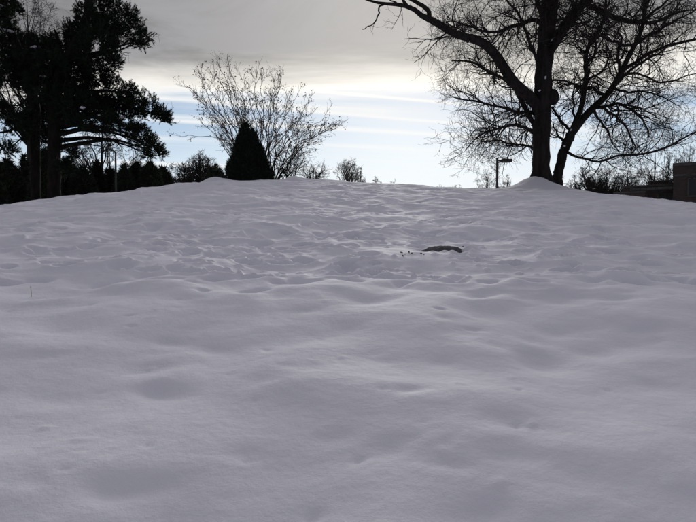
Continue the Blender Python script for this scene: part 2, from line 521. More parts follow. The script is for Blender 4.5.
# ------------------------------------------------------------------ shapes used by several things
def lump(c, rx, ry, rz, seed=0, nu=10, nv=6, rough=.18):
    """irregular closed lump: verts, quads/tris as quads"""
    r_ = np.random.default_rng(seed)
    V = []
    for i in range(nv + 1):
        ph = math.pi * i / nv
        for j in range(nu):
            th = 2 * math.pi * j / nu
            k = 1 + rough * r_.normal() * (math.sin(ph) > .05)
            V.append((c[0] + rx * k * math.sin(ph) * math.cos(th), c[1] + ry * k * math.sin(ph) * math.sin(th), c[2] + rz * k * math.cos(ph)))
    F = [(i * nu + j, (i + 1) * nu + j, (i + 1) * nu + (j + 1) % nu, i * nu + (j + 1) % nu) for i in range(nv) for j in range(nu)]
    return np.array(V), np.array(F)


def blades(pos, axis, n, length, width, spread, rg, upbias=0.0):
    """n narrow triangular blades per position fanning round axis"""
    M = len(pos)
    d = unit(axis[:, None, :] + rg.normal(size=(M, n, 3)) * spread + np.array([0, 0, upbias]))
    L = (length * rg.uniform(.65, 1.25, (M, n)))[..., None]
    s = unit(np.cross(d, rg.normal(size=(M, n, 3)))) * width * .5
    p = pos[:, None, :] + rg.normal(size=(M, n, 3)) * length * .10
    V = np.stack([p - s, p + s, p + d * L], 2).reshape(-1, 3)
    F = np.arange(len(V)).reshape(-1, 3)
    return V, F


def branch_mesh(name, pts_r, k, mat, parent, N=None):
    pr = resample(pts_r, N or max(8, 4 * len(pts_r)))
    V, F = tubes(pr[None, :, :3], pr[None, :, 3], k)
    return mesh_obj(name, V, F, mat, parent), pr


def gnarl(pr, amp, freq, seed):
    """make a traced limb wander a little"""
    L = np.linspace(0, 1, len(pr)) * freq
    for c in range(3):
        pr[:, c] += amp * pnoise(L + seed * 7.7, L * 0 + c * 13.3 + .5, 30 + c) * np.minimum(1, np.arange(len(pr)) / 3)
    return pr


# ------------------------------------------------------------------ big bare tree on the brow
def px_limb(pts, Yd):
    """list of (px, py, depth offset m, width px) -> points with radius"""
    o = []
    for px, py, dy, w in pts:
        p = at(px, py, Yd + dy)
        o.append((*p, w * .5 * (Yd + dy) / FPX))
    return np.array(o)


def bare_tree_from(name, label, trunk_pts, limbs, Yd, seed, extra, twigs, trunk_sides=18, sparse=(), thin_x=-99, slim=1.0):
    base = at(trunk_pts[0][0], trunk_pts[0][1], Yd)
    zb = gz(base[0], base[1])
    root = empty(name, (base[0], base[1], zb), label, 'tree')
    rg = np.random.default_rng(seed)
    tp = px_limb(trunk_pts, Yd)
    foot = tp[0].copy(); foot[2] = zb - .35; foot[3] *= 1.7
    mid = tp[0].copy(); mid[2] = max(zb + .12, tp[0][2]); mid[3] *= 1.22
    tp = np.vstack([foot, mid, tp[1:]])
    tr = gnarl(resample(tp, 60), .07, 7, seed)
    V, F = tubes(tr[None, :, :3], tr[None, :, 3], trunk_sides)
    ang = np.tile(np.arange(trunk_sides), 60)
    hgt = np.repeat(np.arange(60), trunk_sides)
    k = 1 + .05 * np.sin(ang * 2 * np.pi / trunk_sides * 5 + hgt * .05) + .05 * rg.normal(size=len(V))
    ctr = np.repeat(tr[:, :3], trunk_sides, axis=0)
    V = ctr + (V - ctr) * k[:, None]
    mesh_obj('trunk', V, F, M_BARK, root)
    big = [(tr, 24)]
    rows = []
    for i, lp in enumerate(limbs):
        pr = gnarl(resample(px_limb(lp, Yd), 26), .10, 6, seed + i + 1); pr[:, 3] *= slim
        V, F = tubes(pr[None, :, :3], pr[None, :, 3], 9)
        mesh_obj('limb', V, F, M_BARK, root)
        rows.append(pr)
    for i, lp in enumerate(extra):          # limbs growing toward / away from the viewer and above the frame
        pr = gnarl(resample(np.array(lp), 26), .22, 6, seed + 50 + i)
        V, F = tubes(pr[None, :, :3], pr[None, :, 3], 9)
        mesh_obj('limb', V, F, M_BARK, root)
        rows.append(pr)
    A = np.stack(rows)
    P0, R0 = A[:, :, :3], A[:, :, 3]
    n1, n2, n3, n4 = twigs
    wt = np.ones(len(A)); wt[:len(sparse)] = sparse
    P1, R1 = grow(P0, R0, n1, 1.1, 3.4, (30, 75), .12, 10, .20, .02, .032, .6, .35, rg, .5, .008, wt=wt)
    kp = (P1[:, 0, 0] > thin_x) | (rg.random(len(P1)) < .3); P1, R1 = P1[kp], R1[kp]
    P2, R2 = grow(np.concatenate([P1]), np.concatenate([R1]), n2, .6, 1.7, (30, 75), .12, 7, .26, .0, .013, .6, .4, rg, .5, .006)
    P2b, R2b = grow(P0, R0, n2 // 5, .5, 1.8, (35, 85), .1, 7, .26, -.02, .016, .4, .4, rg, .4, .0065, wt=wt)
    kp = (P2b[:, 0, 0] > thin_x) | (rg.random(len(P2b)) < .3); P2b, R2b = P2b[kp], R2b[kp]
    P2 = np.concatenate([P2, P2b]); R2 = np.concatenate([R2, R2b])
    P3, R3 = grow(P2, R2, n3, .3, .95, (30, 75), .1, 5, .30, -.01, .0085, .65, .5, rg, .4, .0055)
    P4, R4 = grow(P3, R3, n4, .15, .5, (30, 75), .15, 4, .3, .02, .007, .7, .6, rg, .3, .005)
    V, F = join([tubes(P1, R1, 5), tubes(P2, R2, 4), tubes(P3, R3, 3), tubes(P4, R4, 3)])
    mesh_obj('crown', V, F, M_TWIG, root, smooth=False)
    return root


def snow_bits(root, spots, Yd, radius, seed):
    for i, (px, py, w, hh, tilt) in enumerate(spots):
        c = at(px, py, Yd)
        s = Yd / FPX
        V, F = lump((0, 0, 0), w * s * .32, .04, hh * s * .32, seed + i, 12, 7, .3)
        ct, st_ = math.cos(tilt), math.sin(tilt)
        V = np.stack([V[:, 0] * ct - V[:, 2] * st_, V[:, 1], V[:, 0] * st_ + V[:, 2] * ct], -1) + np.array([c[0], c[1] - radius, c[2]])
        mesh_obj('snow_patch', V, F, M_SNOWB, root)


def W(px, py, dy, Yd=YT):
    return at(px, py, Yd + dy)


trunkA = [(540, 184, 0, 18), (540.5, 165, 0, 16.5), (541, 140, 0, 16), (542.5, 112, 0, 15.5), (543, 85, 0, 16), (545, 55, 0, 16), (547, 30, 0, 16), (550, 0, .1, 15),
          (552, -40, .2, 13), (549, -80, .2, 11), (553, -120, .3, 8), (551, -160, .3, 5), (556, -195, .3, 2)]
limbsA = [
    [(540, 108, 0, 13), (530, 98, -.2, 11.5), (515, 84, -.6, 10.5), (505, 69, -.9, 10), (496, 57, -1.2, 9.5), (484, 45, -1.5, 9), (470, 39, -1.7, 8), (455, 34, -1.9, 7.5), (440, 24, -2.1, 7), (429, 18.5, -2.3, 6.5), (420, 15, -2.5, 5), (412, 9, -2.6, 4.5), (400, 5.5, -2.8, 4), (386, 4, -3, 3), (372, 2, -3.1, 2.4), (358, -3, -3.2, 1.4)],
    [(429, 18, -2.3, 5), (428, 11, -2.3, 4.5), (421, 5, -2.2, 4), (411, -1, -2.1, 3.5), (398, -12, -2, 2.5), (388, -28, -1.9, 1.2)],
    [(408, 7, -2.7, 3.4), (404, 0, -2.8, 3), (402, -12, -2.9, 2), (396, -25, -3, 1)],
    [(384, 4, -3, 2), (380, 9, -3, 1.6), (378, 17, -3.1, 1.4), (373, 25, -3.1, 1.1), (362, 29, -3.2, .8)],
    [(540, 135, .1, 6), (532, 120, .2, 4.5), (524, 106, .4, 4), (517, 92, .6, 4), (510, 83, .8, 3.5), (500, 78, 1.1, 3), (485, 70, 1.5, 2.6), (470, 62, 2, 2), (452, 60, 2.4, 1)],
    [(540, 138, -.1, 5), (530, 130, -.5, 3.4), (518, 126, -1, 3), (505, 126, -1.4, 2.6), (490, 131, -1.8, 2.2), (476, 138, -2, 1.4), (466, 150, -2.1, .8)],
    [(538, 115, .2, 4.5), (525, 112, .9, 3), (508, 110, 1.6, 2.4), (490, 104, 2.2, 2.2), (472, 101, 2.6, 1.8), (452, 97, 3, 1)],
    [(538, 152, .2, 4), (526, 146, .8, 2.2), (512, 144, 1.5, 2), (495, 140, 2, 1.6), (480, 143, 2.5, 1)],
    [(545, 55, .1, 13), (556, 40, .2, 11.5), (565, 26, .3, 10), (575, 12, .5, 9), (584, 2, .7, 8.5), (590, -15, .9, 8), (600, -40, 1.2, 6), (606, -75, 1.4, 4), (618, -110, 1.5, 2)],
    [(584, 3, .7, 5.5), (598, 10, .5, 5), (612, 17, .3, 5), (628, 21, .1, 4.5), (645, 23, -.1, 4), (662, 20, -.3, 3), (680, 12, -.5, 2), (700, 10, -.7, 1)],
    [(543, 25, .1, 6), (534, 19, .3, 4.5), (522, 24, .6, 4), (512, 27, .9, 3.6), (500, 30, 1.2, 3), (486, 32, 1.6, 2.4), (468, 26, 2, 1.8), (448, 20, 2.3, 1)],
    [(539, 70, -.2, 3.5), (534, 56, -.6, 3), (529, 42, -1, 2.8), (526, 30, -1.3, 2.6), (519, 15, -1.6, 2.4), (508, 2, -2, 2), (496, -12, -2.3, 1)],
    [(543, 18, -.1, 5), (538, 2, -.8, 4.5), (528, -18, -1.5, 4), (514, -38, -2.2, 3.2), (500, -64, -2.8, 2), (494, -90, -3, 1)],
    [(546, 80, .1, 3), (556, 80, .4, 2), (568, 82, .7, 2), (580, 88, 1, 1.8), (592, 90, 1.4, 1)],
    [(550, -20, .1, 9), (536, -48, .6, 7), (515, -72, 1.2, 5.5), (492, -92, 1.8, 4), (468, -104, 2.2, 2)],
    [(551, -45, .2, 8), (566, -75, -.5, 6), (584, -104, -1, 4), (606, -128, -1.4, 2)],
    [(550, 5, 0, 6), (562, -15, -.9, 5), (582, -30, -1.8, 4), (606, -42, -2.6, 3), (636, -48, -3.2, 1.5)],
]
extraA = []
er = np.random.default_rng(77)
for i in range(4):                          # limbs toward and away from the viewer
    z0 = 60 - 22 * i
    p0 = W(545, z0, 0); a = (1 if i % 2 else -1) * (math.pi / 2) + er.uniform(-.7, .7)
    L = er.uniform(4.0, 6.0); q = []
    for k in range(6):
        t = k / 5
        q.append((*(p0 + np.array([math.cos(a) * L * t, math.sin(a) * L * t, L * (.75 * t - .18 * t * t)])), .13 * (1 - .88 * t)))
    extraA.append(q)
treeA = bare_tree_from('bare_deciduous_tree', 'thick-trunked bare tree with a round burl, rooted in the snow mound on the brow', trunkA, limbsA, YT, 3, extraA, (440, 2500, 8600, 6500), 20, (.5, .3, .3, .3), at(440, 0, YT - 2)[0])
bc = at(552.5, 97, YT - .05)
V, F = lump(bc, .25, .30, .33, 9, 14, 9, .05)
mesh_obj('burl', V, F, M_BARK, treeA)
snow_bits(treeA, [(549, 43, 5, 2, .9), (542.5, 80, 2.6, 4, 0), (536.5, 93, 4, 2.4, .2)], YT, .36, 40)

YB2 = YT + .9
trunkB = [(556.5, 188, 0, 9.5), (558, 172, 0, 9), (561, 158, 0, 9), (566, 146, 0, 9), (571, 134, 0, 9)]
limbsB = [
    [(570, 137, 0, 9), (576, 122, -.1, 7), (581, 108, -.2, 6), (584.5, 92, -.3, 5.5), (585.5, 76, -.4, 5.5), (584.5, 62, -.4, 5), (587, 48, -.5, 4.5), (594, 36, -.6, 4), (601, 24, -.7, 3.6), (606, 8, -.8, 3), (606, -15, -.9, 2.5), (612, -45, -1, 1.5)],
    [(571, 134, 0, 9.5), (581, 122, .1, 8.5), (592, 110, .2, 8), (604, 97, .4, 7), (614, 84, .5, 6.5), (622, 70, .6, 6), (629, 56, .7, 5.5), (636, 42, .8, 5), (641, 28, .9, 4.6), (644, 12, 1, 4), (645, -6, 1.1, 3.5), (650, -35, 1.3, 2.5), (648, -65, 1.4, 1.2)],
    [(642, 24, .9, 3.6), (650, 14, .8, 3.2), (660, 7, .7, 2.6), (671, -2, .6, 2), (686, -16, .5, 1)],
    [(622, 71, .6, 4.5), (636, 62, .2, 4), (650, 53, -.2, 3.6), (664, 47, -.6, 3.2), (680, 42, -1, 3), (698, 39, -1.4, 2.6), (722, 30, -1.8, 1.6), (745, 20, -2.1, .8)],
    [(612, 88, .5, 4), (622, 78, .9, 3.5), (632, 68, 1.3, 3), (646, 60, 1.7, 2.6), (664, 50, 2.1, 2), (690, 28, 2.6, 1)],
    [(594, 108, .2, 5), (606, 106, -.2, 3.6), (620, 104, -.6, 3.2), (630, 109, -1, 2.8), (639, 117, -1.3, 2.4), (646, 126, -1.5, 1.6), (650, 138, -1.6, 1)],
    [(598, 106, .3, 4), (606, 111, .8, 3), (616, 116, 1.1, 2.6), (624, 124, 1.4, 2.4), (630, 136, 1.6, 2), (636, 148, 1.8, 1.2)],
    [(594, 111, .2, 4), (600, 120, .5, 2.6), (607, 129, .8, 2.2), (612, 142, 1, 1.4), (620, 152, 1.2, .8)],
    [(564, 150, 0, 4), (574, 156, -.4, 3), (584, 158, -.8, 2.6), (596, 162, -1.2, 2.4), (606, 160, -1.6, 2.4), (618, 156, -2, 2.4), (632, 155, -2.4, 2.6), (646, 154, -2.8, 2.6), (660, 150, -3.1, 2.6), (674, 144, -3.4, 2.4), (688, 136, -3.6, 2), (705, 127, -3.8, 1.6), (725, 122, -4, .8)],
    [(571, 132, 0, 4), (563, 124, .3, 3), (556, 113, .5, 2.6), (551, 108, .6, 2)],
    [(565, 144, 0, 3.4), (558, 134, .2, 2.2), (552, 124, .4, 1.6)],
    [(586, 84, -.3, 3), (592, 78, -.7, 2.6), (600, 73, -1, 2.4), (607, 62, -1.3, 2), (612, 48, -1.6, 1.2)],
    [(576, 122, -.1, 3), (573, 104, -.5, 2), (575, 88, -.9, 1.6), (578, 70, -1.2, 1)],
    [(620, 75, .6, 3.5), (640, 74, 1, 2.6), (658, 82, 1.3, 2.2), (676, 80, 1.6, 1.8), (700, 72, 1.8, 1)],
    [(636, 44, .8, 3.5), (654, 32, 1.5, 2.8), (674, 22, 2.1, 2.2), (698, 8, 2.7, 1.2)],
    [(612, 88, .5, 3.5), (628, 92, -.4, 2.4), (646, 92, -1.1, 2), (664, 98, -1.7, 1.4), (680, 106, -2.1, .8)],
]
extraB = []
for i in range(5):
    p0 = W((584, 606, 620, 634, 642)[i], (80, 95, 72, 46, 10)[i], .9 + (-.3, .4, .6, .8, 1)[i]); a = (1 if i % 2 else -1) * (math.pi / 2) + er.uniform(-.6, .6)
    L = er.uniform(3.0, 4.2); q = []
    for k in range(6):
        t = k / 5
        q.append((*(p0 + np.array([math.cos(a) * L * t, math.sin(a) * L * t, L * (.6 * t - .2 * t * t)])), .075 * (1 - .85 * t)))
    extraB.append(q)
treeB = bare_tree_from('bare_deciduous_tree', 'slim leaning bare tree with drooping twigs, beside the thick burled trunk', trunkB, limbsB, YB2, 8, extraB, (270, 1650, 6000, 4500), 14, slim=.85)
snow_bits(treeB, [(562.5, 147, 3, 3, 0), (569, 131, 2.4, 3, -.5)], YB2, .22, 60)

# ------------------------------------------------------------------ two old pines left
YP = 27.0


def pine(label, trunk_pts, clumps, Yd, seed, limb_top):
    base = at(trunk_pts[0][0], trunk_pts[0][1], Yd)
    zb = gz(base[0], base[1])
    root = empty('pine_tree', (base[0], base[1], zb), label, 'tree')
    rg = np.random.default_rng(seed)
    tp = px_limb(trunk_pts, Yd)
    foot = tp[0].copy(); foot[2] = zb - .3; foot[3] *= 1.35
    tp = np.vstack([foot, tp])
    tr = gnarl(resample(tp, 50), .12, 8, seed)
    V, F = tubes(tr[None, :, :3], tr[None, :, 3], 14)
    V = V + rg.normal(size=V.shape) * .012
    mesh_obj('trunk', V, F, M_PBARK, root)
    s = Yd / FPX
    Pc, Ac, snow, limbs = [], [], [], []
    for i, (cx, cy, rx, ry) in enumerate(clumps):
        tx = np.interp(cy, [q[1] for q in trunk_pts[::-1]], [q[0] for q in trunk_pts[::-1]])
        off = abs(cx - tx) * s
        dy = rg.uniform(-1, 1) * min(2.4, .5 + .35 * off) + (0 if off > 1.5 else rg.choice([-1.3, 1.3]))
        c = at(cx, cy, Yd + dy)
        # bough from the trunk to the clump: rises, levels, then droops
        zt = min(c[2] - .05 - .12 * off + (.9 if cy > 115 else 0), tr[-4, 2])
        k = int(np.argmin(np.abs(tr[:, 2] - zt)))
        a = tr[k, :3]; d = c - a
        q = [(*(a + d * t + np.array([0, 0, .10 * off * math.sin(math.pi * t) * (1 if cy > 60 else -.6)])), max(.10 * (1 - t) ** .8 * min(1.3, .35 + off / 4), .014)) for t in np.linspace(0, 1, 6)]
        pr = gnarl(resample(np.array(q), 16), .16, 4, seed + i)
        limbs.append(pr)
        V, F = tubes(pr[None, :, :3], pr[None, :, 3], 6)
        mesh_obj('limb', V, F, M_PBARK, root)
        n = int(70 + 2.3 * rx * ry)
        u = unit(rg.normal(size=(n, 3))) * (rg.random((n, 1)) ** .42)
        p = c + u * np.array([rx * s, max(.5, .8 * rx * s), ry * s]) * 1.0
        # leave ragged gaps
        keep = pnoise(p[:, 0] * 2.4 + p[:, 1], p[:, 2] * 2.4 + p[:, 1] * .7, 40) > -.10
        p = p[keep]; u = u[keep]
        Pc.append(p); Ac.append(u * .9 + np.array([0, 0, .55]))
        if rx > 9 and rg.random() < .36:
            for _ in range(1):
                snow.append(c + np.array([rg.uniform(-.6, .6) * rx * s, -.6 * rx * s * rg.uniform(.2, .8), rg.uniform(-.4, .6) * ry * s]))
    P = np.concatenate(Pc); A = np.concatenate(Ac)
    pick = rg.random(len(P)) < .68
    P, A = P[pick], unit(A[pick] + rg.normal(size=(int(pick.sum()), 3)) * .35)
    SL = rg.uniform(.14, .30, (len(P), 1))
    PP = np.concatenate([P + A * SL * t for t in np.linspace(0, 1, 5)]); AA = np.tile(A, (5, 1))
    V, F = blades(PP, AA, 6, .095, .027, .8, rg)
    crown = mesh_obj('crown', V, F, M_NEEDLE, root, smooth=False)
    # twigs carrying the needles
    LA = np.stack(limbs)
    P1, R1 = grow(LA[:, :, :3], LA[:, :, 3], 520, .5, 1.3, (30, 70), .3, 6, .2, .05, .018, .5, .4, rg, .4, .007)
    P2, R2 = grow(P1, R1, 1100, .2, .7, (30, 70), .2, 4, .2, .05, .01, .6, .5, rg, .4, .006)
    V, F = join([tubes(P1, R1, 4), tubes(P2, R2, 3)])
    mesh_obj('twig', V, F, M_PBARK, root, smooth=False)
    for i, c in enumerate(snow):
        V, F = lump(c, rg.uniform(.07, .20), rg.uniform(.08, .18), rg.uniform(.03, .06), seed * 50 + i, 14, 7, .38)
        mesh_obj('snow_patch', V, F, M_SNOWB, root)
    return root


clR = [(105, 6, 20, 11), (125, 16, 13, 8), (136, 26, 9, 7), (145, 36, 7, 5), (138, 43, 8, 4), (112, 27, 14, 9), (94, 24, 16, 14), (117, 46, 10, 9), (110, 62, 12, 11), (92, 48, 18, 16),
       (76, 36, 17, 14), (60, 46, 16, 13), (70, 62, 20, 16), (118, 33, 12, 5), (86, 12, 9, 8), (115, -10, 16, 9), (92, -22, 24, 15), (62, -40, 26, 16), (100, -46, 20, 14), (72, -68, 24, 17), (46, -62, 18, 14), (64, -95, 16, 13), (60, -118, 9, 10),
       (88, 82, 22, 14), (62, 84, 20, 14), (108, 88, 14, 12), (112, 103, 17, 13), (128, 93, 9, 8), (139, 97, 9, 8), (150, 105, 10, 8), (160, 114, 8, 6), (166, 119, 5, 4), (134, 108, 13, 9),
       (122, 118, 13, 8), (148, 116, 7, 5), (138, 131, 9, 7), (147, 140, 9, 7), (154, 148, 8, 7), (159, 153, 5, 4), (130, 131, 12, 7), (137, 143, 8, 6), (146, 154, 8, 5), (112, 123, 14, 7), (96, 117, 15, 10),
       (76, 106, 18, 13), (58, 106, 12, 15), (92, 127, 10, 4), (78, 122, 8, 5), (70, 152, 8, 7), (66, 168, 9, 9), (58, 130, 7, 9), (54, 62, 16, 12), (50, 80, 16, 12), (52, 96, 14, 10), (84, 66, 16, 14), (96, 74, 14, 12), (80, 94, 16, 10), (100, 104, 12, 9), (52, 48, 12, 10), (66, 112, 10, 8), (100, 36, 12, 10), (84, 30, 12, 10), (122, 104, 10, 8), (60, 72, 14, 10)]
clL = [(40, 48, 18, 11), (28, 42, 13, 9), (24, 60, 18, 12), (44, 66, 18, 13), (4, 14, 13, 16), (7, 38, 13, 14), (5, 64, 14, 13), (6, -4, 12, 9), (17, 11, 5, 6), (-6, -26, 16, 14), (12, -45, 18, 14), (28, -72, 16, 14), (22, -100, 12, 12), (-25, 10, 16, 16), (-30, 45, 18, 16), (-22, 80, 18, 12),
       (40, 83, 16, 10), (14, 80, 17, 8), (4, 84, 9, 5), (24, 118, 13, 7), (8, 120, 11, 6), (36, 104, 9, 14), (20, 134, 13, 5), (6, 150, 9, 6), (28, 128, 8, 5), (-12, 112, 14, 8), (-18, 142, 14, 8), (44, 118, 7, 12), (26, 96, 8, 4), (32, 54, 14, 10), (14, 52, 12, 10), (30, 72, 14, 10), (16, 68, 14, 8), (44, 96, 9, 10), (34, 86, 12, 8), (38, 128, 8, 10), (46, 140, 6, 12), (4, 108, 8, 5), (16, 126, 8, 4)]
pine('tall shaggy pine whose right-hand boughs droop over the evergreen row, thicker trunk', [(53, 197, 0, 12.5), (53, 170, 0, 12), (53, 140, 0, 12), (55, 100, 0, 12.5), (66, 62, 0, 11), (88, 18, 0, 8.5), (88, -25, 0, 6.5), (76, -60, 0, 4.5), (64, -118, 0, 2)], clR, YP, 31, 0)
pine('tall shaggy pine with two separate masses of boughs, thinner trunk behind its neighbour pine', [(36, 199, 0, 9.5), (36, 170, 0, 9), (36, 140, 0, 9), (34, 100, 0, 9), (22, 60, 0, 8), (6, 20, 0, 6), (2, -20, 0, 5), (10, -55, 0, 4), (20, -105, 0, 1.5)], clL, YP + 1.2, 32, 0)


# ------------------------------------------------------------------ spreading shrub and the clipped conical evergreen on the brow
def seed_blobs(P, size, rg):
    o = np.array([[1, 0, 0], [-1, 0, 0], [0, 1, 0], [0, -1, 0], [0, 0, 1], [0, 0, -1]], float)
    f = np.array([[0, 2, 4], [2, 1, 4], [1, 3, 4], [3, 0, 4], [2, 0, 5], [1, 2, 5], [3, 1, 5], [0, 3, 5]])
    sc = size * rg.uniform(.5, 1.4, (len(P), 1, 1)) * rg.uniform(.7, 1.3, (len(P), 6, 3))
    V = (P[:, None, :] + o[None] * sc).reshape(-1, 3)
    F = (f[None] + 6 * np.arange(len(P))[:, None, None]).reshape(-1, 3)
    return V, F


M_SHRUB = material('shrub_stem', (0.075, 0.062, 0.052), 0.95, (0.11, 0.092, 0.08), 3, spec=.1)


def fan_shrub():
    rg = np.random.default_rng(64)
    Yd = YB + .9
    b0 = at(264, 182, Yd)
    root = empty('fan_shaped_shrub', (b0[0], Yd, gz(b0[0], Yd)), 'large bare fan-shaped shrub with dry seed heads, rising behind the dark conical evergreen', 'shrub')
    tips = [(187, 88), (196, 74), (205, 80), (213, 70), (220, 64), (228, 72), (237, 76), (246, 74), (255, 66), (263, 78), (272, 82), (281, 82), (290, 92), (299, 94), (308, 102), (318, 108), (327, 114), (338, 120), (332, 127), (322, 132),
            (312, 144), (188, 136), (198, 122), (207, 110), (200, 100), (216, 92), (238, 98), (276, 104), (296, 118), (232, 84), (268, 95), (306, 122)]
    S = []
    for i, (px, py) in enumerate(tips):
        dy = rg.uniform(-1.7, 1.7)
        tip = at(px, py, Yd + dy)
        bx = 262 + (px - 262) * .16 + rg.uniform(-6, 6)
        a = at(bx, 183, Yd + dy * .12); a[2] = gz(a[0], a[1]) - .15
        mid = a + (tip - a) * .5 + np.array([-(tip[0] - a[0]) * .10, 0, .22 + .05 * abs(tip[0] - a[0])])
        if py > 130 and px < 240: mid = at(228, 142, Yd + dy * .5)
        q = np.array([(*a, .032), (*(a * .6 + mid * .4 + [0, 0, .1]), .024), (*mid, .017), (*tip, .006)])
        pr = gnarl(resample(q, 18), .30, 5, 200 + i)
        S.append(pr)
        V, F = tubes(pr[None, :, :3], pr[None, :, 3], 6)
        mesh_obj('stem', V, F, M_SHRUB, root)
    A = np.stack(S)
    P1, R1 = grow(A[:, :, :3], A[:, :, 3], 430, .5, 1.5, (18, 42), .3, 7, .12, .05, .012, .6, .5, rg, .45, .0065, up=.3)
    P2, R2 = grow(P1, R1, 2500, .2, .65, (22, 55), .2, 5, .15, .05, .008, .7, .6, rg, .4, .0055)
    V, F = join([tubes(P1, R1, 4), tubes(P2, R2, 3)])
    mesh_obj('crown', V, F, M_SHRUB, root, smooth=False)
    pick = P2[rg.random(len(P2)) < .20][:, -1]
    tipsP = np.concatenate([pick, A[:, -1, :3], P1[rg.random(len(P1)) < .5][:, -1]])
    tipsP = np.concatenate([tipsP + rg.normal(size=tipsP.shape) * .055 for _ in range(3)])
    V, F = seed_blobs(tipsP, .024, rg)
    tag(mesh_obj('seed_heads', V, F, M_SEED, root, smooth=False), kind='stuff')


fan_shrub()


def low_shrub(label, pxc, py_top, wpx, Yd, seed, n=60, mat=M_TWIG):
    rg = np.random.default_rng(seed)
    b = at(pxc, 182, Yd); zb = gz(b[0], b[1])
    top = at(pxc, py_top, Yd)[2]
    root = empty('low_bare_shrub', (b[0], b[1], zb), label, 'shrub', None)
    w = wpx * Yd / FPX
    S = []
    for i in range(n // 3):
        tip = np.array([b[0] + rg.uniform(-.5, .5) * w, Yd + rg.uniform(-.5, .5) * w * .8, zb + (top - zb) * rg.uniform(.55, 1)])
        a = np.array([b[0] + rg.uniform(-.15, .15) * w, Yd + rg.uniform(-.1, .1) * w, zb - .1])
        q = np.array([(*a, .016), (*((a + tip) / 2 + [0, 0, .12]), .011), (*tip, .006)])
        S.append(gnarl(resample(q, 10), .12, 4, seed + i))
    A = np.stack(S)
    V, F = tubes(A[:, :, :3], A[:, :, 3], 5)
    mesh_obj('stem', V, F, mat, root)
    P1, R1 = grow(A[:, :, :3], A[:, :, 3], n * 4, .25, .8, (25, 65), .2, 6, .2, .02, .008, .7, .5, rg, .4, .006)
    P2, R2 = grow(P1, R1, n * 9, .1, .4, (25, 65), .2, 4, .2, 0, .006, .7, .6, rg, .4, .005)
    V, F = join([tubes(P1, R1, 4), tubes(P2, R2, 3)])
    mesh_obj('crown', V, F, mat, root, smooth=False)


low_shrub('low twiggy bare shrub on the brow, close beside the conical evergreen', 288, 150, 46, YB + .4, 71, 60)
low_shrub('smallest knee-high bare shrub on the brow, past the conical evergreen', 314, 168, 26, YB + .8, 72, 36)


def leafy_cone(name, label, cat, prof, ctr, Yd, seed, mat, n, blen, bw, group=None, zscale=.9, wave=.08, per=7, spread=.6):
    """solid of revolution-like bush: profile list of (height, radius, x offset); a dark inner core and leaf blades over it"""
    rg = np.random.default_rng(seed)
    zb = gz(ctr, Yd)
    root = empty(name, (ctr, Yd, zb), label, cat, group)
    pf = np.array(prof)
    hh = np.linspace(0, pf[-1, 0], 26)
    rad = np.interp(hh, pf[:, 0], pf[:, 1]); ox = np.interp(hh, pf[:, 0], pf[:, 2])
    # trunk up the middle
    q = np.stack([ctr + ox, np.full(26, Yd), zb - .2 + hh * .92, np.linspace(.09, .02, 26)], -1)
    V, F = tubes(q[None, :, :3], q[None, :, 3], 7)
    mesh_obj('trunk', V, F, M_BARK, root)
    K = 28
    th = np.arange(K) * 2 * np.pi / K
    rr = rad[:, None] * .86 * (1 + wave * 1.5 * pnoise(np.tile(th, (26, 1)) * 2 + seed, hh[:, None] * 2.3 + th * 0, 50))
    V = np.stack([ctr + ox[:, None] + rr * np.cos(th), Yd + rr * np.sin(th) * zscale, zb - .05 + np.repeat(hh[:, None], K, 1)], -1).reshape(-1, 3)
    a = np.arange(25)[:, None] * K + np.arange(K)[None]; b = np.arange(25)[:, None] * K + (np.arange(K)[None] + 1) % K
    Fc = np.stack([a, b, b + K, a + K], -1).reshape(-1, 4)
    w = rad + .02
    t = rg.choice(26, n, p=w / w.sum()) / 25 + rg.uniform(-.02, .02, n)
    t = np.clip(t, 0, 1)
    A = rg.uniform(0, 2 * np.pi, n)
    hz = t * pf[-1, 0]
    r_ = np.interp(hz, pf[:, 0], pf[:, 1]) * (1 + wave * 2 * pnoise(A * 2 + seed, hz * 2.3, 50)) * rg.uniform(.80, 1.02, n)
    p = np.stack([ctr + np.interp(hz, pf[:, 0], pf[:, 2]) + r_ * np.cos(A), Yd + r_ * np.sin(A) * zscale, zb + hz], -1)
    ax = np.stack([np.cos(A), np.sin(A), np.full(n, .75)], -1)
    Vb, Fb = blades(p, ax, per, blen, bw, spread, rg)
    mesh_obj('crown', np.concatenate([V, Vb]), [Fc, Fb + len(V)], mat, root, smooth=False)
    return root


# clipped cone: base row 181, apex (247,127), leaning a little
Yc = YB - .6
cb = at(249, 182, Yc)
leafy_cone('conical_evergreen', 'dark dense cone-shaped evergreen in front of the fan-shaped bare shrub', 'shrub',
           [(0, .92, .03), (.35, .92, .02), (.9, .74, -.01), (1.35, .56, -.03), (1.8, .37, -.05), (2.1, .25, -.09), (2.28, .12, -.12), (2.36, .02, -.12)], cb[0], Yc, 81, M_CONE, 4200, .13, .022, wave=.13)

# ------------------------------------------------------------------ row of evergreens behind the left brow
def ground_h(px, py_top, Yd):
    p = at(px, py_top, Yd)
    return p[0], p[2] - gz(p[0], Yd)


